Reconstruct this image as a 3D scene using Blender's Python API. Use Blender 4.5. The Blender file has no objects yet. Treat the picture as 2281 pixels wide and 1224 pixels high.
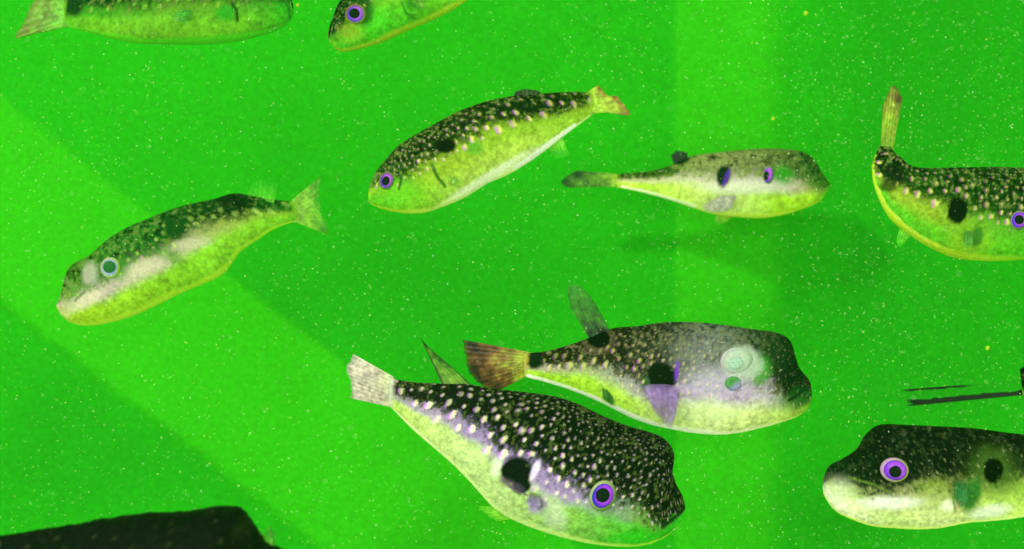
import bpy, math, random
import numpy as np
from mathutils import Vector, Matrix

SC = bpy.context.scene
COL = SC.collection
random.seed(7)
RNG = np.random.RandomState(11)

# ------------------------------------------------------------------ camera
FW, FH = 2281.0, 1224.0
FOC = 50.0
KPX = 36.0 / FOC / FW            # metres per photo pixel at 1 m
cam_d = bpy.data.cameras.new('camera')
cam_d.lens = FOC
cam_d.sensor_width = 36.0
cam_d.clip_start = 0.02
cam_d.clip_end = 50
cam = bpy.data.objects.new('camera', cam_d)
COL.objects.link(cam)
cam.location = (0, 0, 0)
cam.rotation_euler = (math.radians(90), 0, 0)
cam_d.dof.use_dof = True
cam_d.dof.focus_distance = 0.95
cam_d.dof.aperture_fstop = 12.0
SC.camera = cam

# ------------------------------------------------------------------ world, lamps, exposure
W = bpy.data.worlds.new('World')
SC.world = W
W.use_nodes = True
bg = W.node_tree.nodes['Background']
bg.inputs[0].default_value = (0.60, 0.80, 0.48, 1)
bg.inputs[1].default_value = 0.95

def area(name, loc, target, sx, sy, power, colr):
    d = bpy.data.lights.new(name, 'AREA')
    d.shape = 'RECTANGLE'
    d.size, d.size_y = sx, sy
    d.energy = power
    d.color = colr
    o = bpy.data.objects.new(name, d)
    COL.objects.link(o)
    o.location = loc
    o.rotation_euler = (Vector(target) - Vector(loc)).to_track_quat('-Z', 'Y').to_euler()
    return o
area('tank_lamp', (-1.25, -0.35, 1.35), (0.1, 1.5, 0.0), 0.2, 0.2, 40, (1.0, 0.97, 0.95))
area('front_fill', (0.0, -2.0, -0.1), (0.0, 1.3, 0.0), 3.0, 2.2, 72, (1.0, 0.97, 1.0))  # added fill lamp behind the camera, brightens the bellies

SC.view_settings.view_transform = 'Standard'
SC.view_settings.look = 'None'
SC.view_settings.exposure = 0.0
SC.view_settings.gamma = 1.0
SC.render.engine = 'CYCLES'

# ------------------------------------------------------------------ helpers
def tag(o, label=None, cat=None, group=None, kind=None):
    if label: o['label'] = label
    if cat: o['category'] = cat
    if group: o['group'] = group
    if kind: o['kind'] = kind
    return o

def lin(h):
    c = [int(h[i:i+2], 16) / 255.0 for i in (0, 2, 4)]
    return np.array([x / 12.92 if x <= 0.04045 else ((x + 0.055) / 1.055) ** 2.4 for x in c])

def sstep(a, b, x):
    t = np.clip((x - a) / (b - a + 1e-9), 0, 1)
    return t * t * (3 - 2 * t)

LAT = RNG.rand(256, 256)
def vnoise(x, y, scale, seed=0):
    x = x / scale + seed * 17.3
    y = y / scale + seed * 31.7
    xi = np.floor(x).astype(int); yi = np.floor(y).astype(int)
    fx = x - xi; fy = y - yi
    fx = fx * fx * (3 - 2 * fx); fy = fy * fy * (3 - 2 * fy)
    a = LAT[xi % 256, yi % 256]; b = LAT[(xi + 1) % 256, yi % 256]
    c = LAT[xi % 256, (yi + 1) % 256]; d = LAT[(xi + 1) % 256, (yi + 1) % 256]
    return (a * (1 - fx) + b * fx) * (1 - fy) + (c * (1 - fx) + d * fx) * fy
def fnoise(x, y, scale, seed=0):
    return (vnoise(x, y, scale, seed) * 0.55 + vnoise(x, y, scale * 0.47, seed + 1) * 0.3
            + vnoise(x, y, scale * 0.21, seed + 2) * 0.15)

def world(px, py, d):
    """photo direction (px, py) at distance d in front of the camera"""
    px, py, d = np.broadcast_arrays(px, py, d)
    return np.stack([(px - FW / 2) * KPX * d, d + 0 * px, (FH / 2 - py) * KPX * d], -1)

def catmull(P, n):
    P = np.asarray(P, float)
    P = np.vstack([2 * P[0] - P[1], P, 2 * P[-1] - P[-2]])
    m = len(P) - 3
    u = np.linspace(0, m, n)
    i = np.minimum(u.astype(int), m - 1)
    t = (u - i)[:, None]
    p0, p1, p2, p3 = P[i], P[i+1], P[i+2], P[i+3]
    return 0.5 * ((2 * p1) + (-p0 + p2) * t + (2 * p0 - 5 * p1 + 4 * p2 - p3) * t**2
                  + (-p0 + 3 * p1 - 3 * p2 + p3) * t**3)

def mesh_np(name, V, F, colr=None, smooth=True):
    me = bpy.data.meshes.new(name)
    V = np.asarray(V, np.float32).reshape(-1, 3)
    F = np.asarray(F, np.int32)
    nf, k = F.shape
    me.vertices.add(len(V)); me.vertices.foreach_set('co', V.ravel())
    me.loops.add(nf * k); me.loops.foreach_set('vertex_index', F.ravel())
    me.polygons.add(nf)
    me.polygons.foreach_set('loop_start', np.arange(0, nf * k, k, dtype=np.int32))
    me.polygons.foreach_set('loop_total', np.full(nf, k, np.int32))
    me.update(calc_edges=True)
    if smooth:
        me.polygons.foreach_set('use_smooth', np.ones(nf, bool))
    if colr is not None:
        a = me.color_attributes.new('pigment', 'FLOAT_COLOR', 'POINT')
        a.data.foreach_set('color', np.asarray(colr, np.float32).ravel())
    me.validate()
    return me

def grid_faces(n, m, wrap=False, flip=False, off=0):
    i = np.arange(n - 1)[:, None]; mm = m if wrap else m - 1
    j = np.arange(mm)[None, :]
    j2 = (j + 1) % m
    a = i * m + j; b = (i + 1) * m + j; c = (i + 1) * m + j2; d = i * m + j2
    q = np.stack([a, b, c, d] if not flip else [a, d, c, b], -1).reshape(-1, 4)
    return q + off

def link(name, me, mat, parent=None):
    o = bpy.data.objects.new(name, me)
    COL.objects.link(o)
    if mat: me.materials.append(mat)
    if parent: o.parent = parent
    return o

# ------------------------------------------------------------------ materials
def new_mat(name):
    m = bpy.data.materials.new(name)
    m.use_nodes = True
    nt = m.node_tree
    return m, nt, nt.nodes['Principled BSDF']

def skin_material():
    m, nt, b = new_mat('puffer_skin')
    N, L = nt.nodes, nt.links
    at = N.new('ShaderNodeAttribute'); at.attribute_name = 'pigment'
    tc = N.new('ShaderNodeTexCoord')
    n1 = N.new('ShaderNodeTexNoise'); n1.inputs['Scale'].default_value = 420; n1.inputs['Detail'].default_value = 4
    L.new(tc.outputs['Object'], n1.inputs['Vector'])
    mr = N.new('ShaderNodeMapRange'); mr.inputs[1].default_value = 0.3; mr.inputs[2].default_value = 0.7
    mr.inputs[3].default_value = 0.84; mr.inputs[4].default_value = 1.16
    L.new(n1.outputs[0], mr.inputs[0])
    vm = N.new('ShaderNodeVectorMath'); vm.operation = 'SCALE'
    L.new(at.outputs['Color'], vm.inputs[0]); L.new(mr.outputs[0], vm.inputs['Scale'])
    L.new(vm.outputs[0], b.inputs['Base Color'])
    bp = N.new('ShaderNodeBump'); bp.inputs['Strength'].default_value = 0.7; bp.inputs['Distance'].default_value = 0.0008
    L.new(n1.outputs[0], bp.inputs['Height']); L.new(bp.outputs[0], b.inputs['Normal'])
    b.inputs['Roughness'].default_value = 0.46
    b.inputs['Specular IOR Level'].default_value = 0.008
    return m

def fin_material():
    m, nt, b = new_mat('fin_membrane')
    N, L = nt.nodes, nt.links
    at = N.new('ShaderNodeAttribute'); at.attribute_name = 'pigment'
    tc = N.new('ShaderNodeTexCoord')
    n1 = N.new('ShaderNodeTexNoise'); n1.inputs['Scale'].default_value = 300; n1.inputs['Detail'].default_value = 4
    L.new(tc.outputs['Object'], n1.inputs['Vector'])
    mr = N.new('ShaderNodeMapRange'); mr.inputs[1].default_value = 0.3; mr.inputs[2].default_value = 0.7
    mr.inputs[3].default_value = 0.7; mr.inputs[4].default_value = 1.3
    L.new(n1.outputs[0], mr.inputs[0])
    vm = N.new('ShaderNodeVectorMath'); vm.operation = 'SCALE'
    L.new(at.outputs['Color'], vm.inputs[0]); L.new(mr.outputs[0], vm.inputs['Scale'])
    L.new(vm.outputs[0], b.inputs['Base Color'])
    L.new(at.outputs['Alpha'], b.inputs['Alpha'])
    b.inputs['Roughness'].default_value = 0.5
    b.inputs['Specular IOR Level'].default_value = 0.25
    return m

def vc_gloss(name, rough, spec=0.5, coat=0.0):
    m, nt, b = new_mat(name)
    at = nt.nodes.new('ShaderNodeAttribute'); at.attribute_name = 'pigment'
    nt.links.new(at.outputs['Color'], b.inputs['Base Color'])
    b.inputs['Roughness'].default_value = rough
    b.inputs['Specular IOR Level'].default_value = spec
    b.inputs['Coat Weight'].default_value = coat
    return m

SKIN = skin_material()
FIN = fin_material()
IRIS = vc_gloss('iris_skin', 0.45, 0.12, 0.0)
PUPIL, nt_, b_ = new_mat('pupil_black')
tc_ = nt_.nodes.new('ShaderNodeTexCoord'); n_ = nt_.nodes.new('ShaderNodeTexNoise'); n_.inputs['Scale'].default_value = 300
r_ = nt_.nodes.new('ShaderNodeValToRGB')
r_.color_ramp.elements[0].color = (0.001, 0.002, 0.001, 1); r_.color_ramp.elements[1].color = (0.004, 0.012, 0.004, 1)
nt_.links.new(tc_.outputs['Object'], n_.inputs['Vector']); nt_.links.new(n_.outputs[0], r_.inputs[0])
nt_.links.new(r_.outputs[0], b_.inputs['Base Color'])
b_.inputs['Roughness'].default_value = 0.35
b_.inputs['Specular IOR Level'].default_value = 0.02

# ------------------------------------------------------------------ setting: tank wall with light bands and shade painted in
def wall_material():
    m, nt, b = new_mat('green_tank_wall')
    N, L = nt.nodes, nt.links
    tc = N.new('ShaderNodeTexCoord')
    n1 = N.new('ShaderNodeTexNoise'); n1.inputs['Scale'].default_value = 2.2; n1.inputs['Detail'].default_value = 3
    n2 = N.new('ShaderNodeTexNoise'); n2.inputs['Scale'].default_value = 160; n2.inputs['Detail'].default_value = 3
    L.new(tc.outputs['Object'], n1.inputs['Vector']); L.new(tc.outputs['Object'], n2.inputs['Vector'])
    r1 = N.new('ShaderNodeAttribute'); r1.attribute_name = 'pigment'
    mr = N.new('ShaderNodeMapRange'); mr.inputs[1].default_value = 0.3; mr.inputs[2].default_value = 0.7
    mr.inputs[3].default_value = 0.89; mr.inputs[4].default_value = 1.11
    L.new(n2.outputs[0], mr.inputs[0])
    vm = N.new('ShaderNodeVectorMath'); vm.operation = 'SCALE'
    L.new(r1.outputs[0], vm.inputs[0]); L.new(mr.outputs[0], vm.inputs['Scale'])
    L.new(vm.outputs[0], b.inputs['Base Color'])
    b.inputs['Roughness'].default_value = 0.7
    b.inputs['Specular IOR Level'].default_value = 0.03
    return m

WALL_Y = 1.62
def build_wall():
    nx, nz = 700, 460
    X = np.linspace(-1.8, 1.8, nx)[:, None] + np.zeros((1, nz))
    Z = np.linspace(-1.15, 1.15, nz)[None, :] + np.zeros((nx, 1))
    px = X / (KPX * WALL_Y) + FW / 2
    py = FH / 2 - Z / (KPX * WALL_Y)
    def band_edge(hi, wd):           # soft edge of a painted light band, slightly raised
        return sstep(0, wd, hi)
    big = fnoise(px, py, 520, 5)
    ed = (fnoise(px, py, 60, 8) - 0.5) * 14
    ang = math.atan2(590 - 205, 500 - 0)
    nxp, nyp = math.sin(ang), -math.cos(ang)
    w = -((px - 0) * nxp + (py - 205) * nyp) + ed      # distance below the upper edge of the slanting light band
    diag = band_edge(w, 14) * (1 - band_edge(w - 352, 34)) * (1 - band_edge(px - 1500, 700))
    vert = band_edge(px + ed * .3 - 1499, 12) * (1 - band_edge(px + ed - 1690, 80))
    shade_mottle = sstep(0.35, 0.75, fnoise(px, py, 620, 21)) * 0.15 + 0.5 * sstep(1690, 2000, px) * (1 - 0.5 * sstep(2000, 2300, px))  # random mottling plus shaded zones painted into the wall colour
    shade_mottle = np.clip(shade_mottle + 0.45 * np.exp(-(((px - 900) / 420) ** 2 + ((py - 640) / 170) ** 2)) + 0.5 * np.exp(-(((px - 120) / 330) ** 2 + ((py - 1010) / 170) ** 2)), 0, 1)
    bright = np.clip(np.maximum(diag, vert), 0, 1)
    cA = np.array([0.014, 0.352, 0.005]); cD = np.array([0.009, 0.250, 0.005]); cB = np.array([0.028, 0.418, 0.005])  # wall green, its shaded tone, its light-band tone
    C = cA * (1 - shade_mottle[..., None]) + cD * shade_mottle[..., None]
    C = C * (1 - 0.9 * bright[..., None]) + cB * (0.9 * bright[..., None])  # bands of light painted as paler green
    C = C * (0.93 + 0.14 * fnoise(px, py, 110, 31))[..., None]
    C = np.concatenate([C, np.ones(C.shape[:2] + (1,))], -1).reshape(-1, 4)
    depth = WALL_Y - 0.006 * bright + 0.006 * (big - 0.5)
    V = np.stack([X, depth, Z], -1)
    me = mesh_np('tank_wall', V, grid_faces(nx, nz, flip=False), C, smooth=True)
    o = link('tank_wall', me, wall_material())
    tag(o, kind='structure')
    return o
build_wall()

# ------------------------------------------------------------------ fish body
class Fish:
    pass

def build_fish(name, label, st, depth, yaw=0.0, f=None, back=None, flank=None, belly=None, rim=None,
               spots=None, blotches=(), strokes=(), thick=0.72, res=(300, 128), seed=1, soft=0.09, mott=0.35,
               curve=None, flank_w=0.45, fleck='5c6c30', rough=0.9, tailc=None):
    """st: rows (top x, y, bottom x, y); yaw: metres of distance added from snout to tail"""
    fi = Fish()
    n, m = res
    st = np.array([r if len(r) == 4 else (r[0], r[1], r[0], r[1]) for r in st], float)
    ns = len(st)
    S = catmull(st, n)
    s = np.linspace(0, 1, n)
    top, bot = S[:, :2], S[:, 2:]
    mid = (top + bot) / 2
    hv = (top - bot) / 2
    hh = np.hypot(hv[:, 0], hv[:, 1]) + 1e-3
    tail_t = sstep(0.5, 1.0, s)
    wf = thick * (1 - 0.45 * tail_t) * np.sqrt(np.clip(1 - sstep(0.93, 1.0, s) * 0.97, 0, 1))
    dz = yaw * s + (curve(s) if curve else 0)
    d0 = depth + dz
    th = np.linspace(0, 2 * math.pi, m, endpoint=False)[None, :]
    c, sn = np.cos(th), np.sin(th)
    # slightly full sides
    sq = np.sign(sn) * np.abs(sn) ** 0.85
    PX = mid[:, :1] + hv[:, :1] * c
    PY = mid[:, 1:] + hv[:, 1:] * c
    wpx = hh * wf
    DY = -(wpx[:, None] * sq) * KPX * depth
    p = (1 - c) / 2 + 0 * PX
    sg = s[:, None] + 0 * p
    # surface coordinates in photo pixels
    a_len = np.concatenate([[0], np.cumsum(np.hypot(np.diff(mid[:, 0]), np.diff(mid[:, 1])))])
    A = a_len[:, None] + 0 * p
    thh = np.minimum(th, 2 * math.pi - th)
    G = thh * ((hh + wpx) / 2)[:, None]
    xs = np.linspace(0, 1, ns)
    def per(v, default):
        if v is None: v = default
        v = np.atleast_1d(v).astype(float)
        if len(v) == 1: v = np.repeat(v, 2)
        return np.interp(s, np.linspace(0, 1, len(v)), v)
    def percol(lst):
        if isinstance(lst, str): lst = [lst]
        C = np.array([lin(h) for h in lst])
        if len(C) == 1: C = np.vstack([C, C])
        x0 = np.linspace(0, 1, len(C))
        return np.stack([np.interp(s, x0, C[:, k]) for k in range(3)], -1)[:, None, :]
    F = per(f, 0.45)[:, None]
    nz = fnoise(PX, PY, 46, seed) - 0.5
    gr = 0.75 * (vnoise(PX, PY, 7.5, seed + 40) - 0.5) + 0.6 * (vnoise(PX, PY, 3.2, seed + 41) - 0.5)
    nzf = fnoise(PX, PY, 13, seed + 5) - 0.5
    dark = 1 - sstep(-soft, soft, p - F - nz * 0.16 - nzf * 0.14 - gr * 0.22)
    gr = 0.75 * (vnoise(PX, PY, 7.5, seed + 40) - 0.5) + 0.6 * (vnoise(PX, PY, 3.2, seed + 41) - 0.5)
    Cb = 0.78 * percol(back) * (1 + mott * 2.6 * nzf)[..., None] * (1 + mott * 1.2 * nz)[..., None]
    fl = sstep(0.14, 0.30, gr + 0.30 * nzf) * min(1, mott * 1.7)
    Cb = Cb * (1 + 2.2 * gr)[..., None] * (1 - fl[..., None]) + lin(fleck) * fl[..., None]
    Cf = percol(flank) * np.array([.90, .80, .95]); Ce = percol(belly) * np.array([.88, .80, .9])  # green reflection of the tank is painted into these tones
    q = np.clip((p - F) / (1 - F + 1e-3), 0, 1)
    wq = sstep(0.0, 1.0, (q - flank_w * 0.45 + nz * 0.22) / (flank_w + 0.02))
    C = Cf * (1 - wq[..., None]) + Ce * wq[..., None]
    C = C * (1 + 0.30 * nz + 0.40 * nzf + 0.62 * gr)[..., None]
    if rim:
        rw = sstep(0.925, 0.975, p + 0.05 * nz)  # pale belly line, with the bounced-light highlight painted in
        rc = percol(rim) * 1.15
        C = C * (1 - rw[..., None]) + rc * rw[..., None]
    C = C * (1 - dark[..., None]) + Cb * dark[..., None]
    C = np.clip(C, 0.002, 0.95)
    H = np.zeros_like(p)
    H += nzf * rough + gr * 0.5 * rough
    # blotches that lie under the warts
    def blend(C, w, col):
        return C * (1 - w[..., None]) + lin(col) * w[..., None]
    def blot(C, B):
        for bl in B:
            x, y, rx, ry, an, col, sf = bl[:7]
            a = math.radians(an)
            dx = PX - x; dy = PY - y
            u = (dx * math.cos(a) + dy * math.sin(a)) / rx
            v = (-dx * math.sin(a) + dy * math.cos(a)) / ry
            r = np.sqrt(u * u + v * v) + 0.35 * (fnoise(PX, PY, 14, seed + 9) - 0.5)
            w = 1 - sstep(1 - sf, 1 + sf, r)
            op = bl[7] if len(bl) > 7 else 1.0
            C = blend(C, w * op, col)
        return C
    C = blot(C, [b for b in blotches if not (len(b) > 8 and b[8] == 'over')])
    # raised pale warts, scattered in surface coordinates
    if spots:
        rs = np.random.RandomState(seed * 7 + 3)
        Amax = A.max()
        hhs = lambda a: np.interp(a, a_len, (hh + wpx) / 2)
        Fs = lambda a: np.interp(a, a_len, F[:, 0])
        acc = []
        pts = np.zeros((0, 2))
        sizes = []; lows = []
        fx = np.linspace(0, 1, len(spots['r']))
        nc = spots.get('tries', 5200)
        ca = rs.rand(nc) * Amax
        for k in range(nc):
            a = ca[k]
            h = hhs(a)
            if h < 4: continue
            t = rs.rand() * math.pi
            pp = (1 - math.cos(t)) / 2
            if pp > Fs(a) + np.interp(a / Amax, np.linspace(0, 1, len(np.atleast_1d(spots.get('over', 0.05)))), np.atleast_1d(spots.get('over', 0.05))) if len(np.atleast_1d(spots.get('over', 0.05))) > 1 else pp > Fs(a) + spots.get('over', 0.05): continue
            if rs.rand() > h / hh.max() * 1.2: continue
            u = a / Amax
            gap = np.interp(u, fx, spots['gap'])
            rr = np.interp(u, fx, spots['r'])
            # bigger low on the flank
            low = np.clip(pp / (Fs(a) + 1e-3), 0, 1)
            gap *= 0.72 + 0.5 * low; rr *= 0.62 + 0.62 * low
            g = t * h
            if len(pts):
                dd = np.hypot(pts[:, 0] - a, pts[:, 1] - g)
                if dd.min() < gap: continue
            pts = np.vstack([pts, [a, g]])
            sizes.append(rr * (0.6 + 0.7 * rs.rand()))
            lows.append(0.30 + 0.70 * min(1, low * 1.1) ** 1.3)
        sizes = np.array(sizes)
        best = np.full(p.shape, 9.0)
        sx = np.zeros_like(p)
        br = np.zeros_like(p)
        for (a, g), r, lw in zip(pts, sizes, lows):
            i0 = np.searchsorted(a_len, a - 2 * r); i1 = np.searchsorted(a_len, a + 2 * r)
            if i1 <= i0: continue
            da = A[i0:i1] - a; dg = (G[i0:i1] - g) * 1.08
            q_ = np.hypot(da, dg) / r + 0.55 * (gr[i0:i1] + nzf[i0:i1] * .6)
            mk = q_ < best[i0:i1]
            best[i0:i1] = np.where(mk, q_, best[i0:i1])
            sx[i0:i1] = np.where(mk, da / r * (1 if top[-1, 0] > top[0, 0] else -1), sx[i0:i1])
            bb = (0.5 + 0.5 * ((a * 7.13 + g * 3.7) % 1.0)) * lw
            br[i0:i1] = np.where(mk, bb, br[i0:i1])
        w = (1 - sstep(0.45, 1.1, best)) * br * spots.get('op', 0.95)
        w = w * (1 - sstep(spots.get('fade', 0.1) , spots.get('fade', 0.1) + 0.06, p - F))
        w = w * np.interp(s, fx, spots.get('v', [1] * len(fx)))[:, None]
        c1, c2 = lin(spots['c'][0]), lin(spots['c'][1])
        tt = sstep(-0.6, 0.25, sx)[..., None]
        cs = c1 * (1 - tt) + c2 * tt
        C = C * (1 - w[..., None]) + cs * w[..., None]
        H += 3.0 * np.sqrt(np.clip(1 - best, 0, 1)) * np.clip(br, 0, 1)
    C = blot(C, [b for b in blotches if len(b) > 8 and b[8] == 'over'])
    for pts_, wd, col, dp in strokes:
        P = np.array(pts_, float)
        dist = np.full(p.shape, 1e6)
        for k in range(len(P) - 1):
            e = P[k+1] - P[k]; L2 = (e ** 2).sum()
            t = np.clip(((PX - P[k, 0]) * e[0] + (PY - P[k, 1]) * e[1]) / L2, 0, 1)
            dist = np.minimum(dist, np.hypot(PX - P[k, 0] - t * e[0], PY - P[k, 1] - t * e[1]))
        w = 1 - sstep(wd * 0.35, wd, dist + 2 * nzf)
        C = blend(C, w * 0.9, col)
        H -= w * dp
    if tailc:
        wt = sstep(0.955, 0.995, sg + 0.02 * nzf + 0.012 * (gr)); C = C * (1 - wt[..., None]) + lin(tailc) * wt[..., None]
    # fine pale flecks of skin
    C = np.clip(C, 0.001, 0.92)
    D = d0[:, None] + DY
    Pw = world(PX, PY, d0[:, None] + 0 * PX)
    Pw[..., 1] = D
    # push the surface out along its cross-section normal by H (pixels)
    Nn = np.stack([hv[:, :1] * c / hh[:, None], -sq + 0 * PX, -(hv[:, 1:] * c) / hh[:, None]], -1)
    ends = np.minimum(sstep(0.0, 0.04, sg), sstep(0.0, 0.03, 1 - sg))
    Pw = Pw + Nn * (H * ends * KPX * depth)[..., None]
    cen = Pw.mean(axis=(0, 1))
    V = (Pw - cen).reshape(-1, 3)
    Fc = grid_faces(n, m, wrap=True, flip=True)
    # tail cap
    V = np.vstack([V, (Pw[-1].mean(0) - cen)[None]])
    cols = np.concatenate([C.reshape(-1, 3), C[-1].mean(0)[None]])
    cols = np.concatenate([cols, np.ones((len(cols), 1))], 1)
    last = (n - 1) * m
    j = np.arange(0, m, 2)
    cap = np.stack([np.full(len(j), n * m), last + (j + 2) % m, last + (j + 1) % m, last + j], -1)
    Fc = np.vstack([Fc, cap])
    root = bpy.data.objects.new('puffer_fish', None)
    root.empty_display_size = 0.03
    root.location = cen
    COL.objects.link(root)
    tag(root, label, 'pufferfish', 'pufferfish swimming in the green tank')
    link('body', mesh_np('body', V, Fc, cols), SKIN, root)
    fi.root, fi.cen, fi.depth = root, cen, depth
    fr = (sn[0] > 0.02)
    fi.gx = PX[:, fr].ravel(); fi.gy = PY[:, fr].ravel(); fi.gd = D[:, fr].ravel()
    fi.mid, fi.d0 = mid, d0
    return fi

def surf(fi, x, y):
    k = np.argmin((fi.gx - x) ** 2 + (fi.gy - y) ** 2)
    return fi.gd[k]
def midd(fi, x, y):
    k = np.argmin((fi.mid[:, 0] - x) ** 2 + (fi.mid[:, 1] - y) ** 2)
    return fi.d0[k]

def fin(fi, name, base, tip, cols, alpha=(0.9, 0.7), rays=9, side=False, lift=0.004, wave=0.0006, dd=0.0, seed=3,
        n=28, m=64, ragged=5.0, out=0.0, label=None, edge=None, midc=None, afun=None):
    """fan between a base line and an outer edge; ridged by rays, with real thickness"""
    B = catmull(base, m) if len(base) > 2 else np.array(base[0])[None] + (np.array(base[-1], float) - np.array(base[0]))[None] * np.linspace(0, 1, m)[:, None]
    T = catmull(tip, m)
    if not side:                               # root the fin inside the body
        e_ = B.mean(0) - T.mean(0); B = B + e_ / np.hypot(*e_) * 6.0
    t = np.linspace(0, 1, n)[:, None]
    u = np.linspace(0, 1, m)[None, :]
    rg = (vnoise(np.arange(m) * 1.0, np.zeros(m) + seed, 2.2, seed) - 0.5) * ragged
    L = np.hypot(*(T - B).T) + 1e-3
    tt = t * (1 + (rg / L)[None, :])
    PX = B[None, :, 0] * (1 - tt) + T[None, :, 0] * tt
    PY = B[None, :, 1] * (1 - tt) + T[None, :, 1] * tt
    if side:
        bd = np.array([surf(fi, x, y) for x, y in B])
        D = bd[None, :] - 0.0012 - lift * np.sin(t * 1.4) - 0.002
        Ts = np.array([surf(fi, x, y) for x, y in T])
        D = np.minimum(D, (bd[None, :] * (1 - t) + Ts[None, :] * t) - 0.0025)
    else:
        bd = np.array([midd(fi, x, y) for x, y in B])
        D = bd.mean() + dd * t + 0 * PX + out
    ray = np.cos(u * rays * 2 * math.pi)
    if side: wave = wave * 0.08
    D = D + wave * (0.35 * ray * (0.3 + t)) + wave * np.sin(u * 5 + t * 3)
    C0, C1 = lin(cols[0]), lin(cols[-1])
    nz = fnoise(PX, PY, 16, seed)
    k = np.clip(t + (nz - 0.5) * 0.8, 0, 1)
    if len(cols) == 3:
        Cm = lin(cols[1])
        k2 = k[..., None]
        C = np.where(k2 < 0.5, C0 * (1 - 2 * k2) + Cm * 2 * k2, Cm * (2 - 2 * k2) + C1 * (2 * k2 - 1))
    else:
        C = C0 * (1 - k[..., None]) + C1 * k[..., None]
    C = C * (1 + (0.03 if side else 0.13) * ray * t - 1.0 * (nz - 0.5) + 0.5 * (vnoise(PX, PY, 4, seed) - .5))[..., None]
    Al = alpha[0] * (1 - t) + alpha[1] * t + 0.05 * ray
    if edge:                                   # opaque dark outer rays
        ew, ecol, ea = edge
        e = sstep(1 - ew, 1.0, np.abs(2 * u - 1)) + 0 * t
        C = C * (1 - e[..., None]) + lin(ecol) * e[..., None]
        Al = Al * (1 - e) + ea * e
    if side: Al = Al * (0.25 + 0.75 * sstep(0, 0.3, t)) * (0.3 + 0.7 * sstep(0, 0.3, 1 - np.abs(2 * u - 1))) * (1 - 0.5 * sstep(.7, 1, t))
    if afun: Al = afun(u + 0 * t, t + 0 * u)
    Al = np.clip(Al, 0.03, 1.0) * (1 - 0.5 * sstep(0.9, 1.0, t))
    P = world(PX, PY, D)
    th = (0.0003 if side else 0.0007) * (1 - 0.7 * t)
    Pf = P.copy(); Pb = P.copy()
    Pf[..., 1] -= th; Pb[..., 1] += th
    V = np.vstack([(Pf - fi.cen).reshape(-1, 3), (Pb - fi.cen).reshape(-1, 3)])
    Cc = np.clip(np.concatenate([C, (Al + 0 * PX)[..., None]], -1).reshape(-1, 4), 0, 1)
    Cc = np.vstack([Cc, Cc])
    Fc = np.vstack([grid_faces(n, m), grid_faces(n, m, flip=True, off=n * m)])
    o_ = n * m
    # rim strips close the two sheets into one solid
    bi = list(range(m - 1)) ; strips = []
    for j in range(m - 1):
        strips.append((j, j + 1, j + 1 + o_, j + o_)); a = (n - 1) * m + j
        strips.append((a + 1, a, a + o_, a + 1 + o_))
    for i in range(n - 1):
        a = i * m; strips.append((a + m, a, a + o_, a + m + o_))
        a = i * m + m - 1; strips.append((a, a + m, a + m + o_, a + o_))
    Fc = np.vstack([Fc, np.array(strips)])
    o = link(name, mesh_np(name, V, Fc, Cc), FIN, fi.root)
    if label: o['label'] = label
    return o

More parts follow.
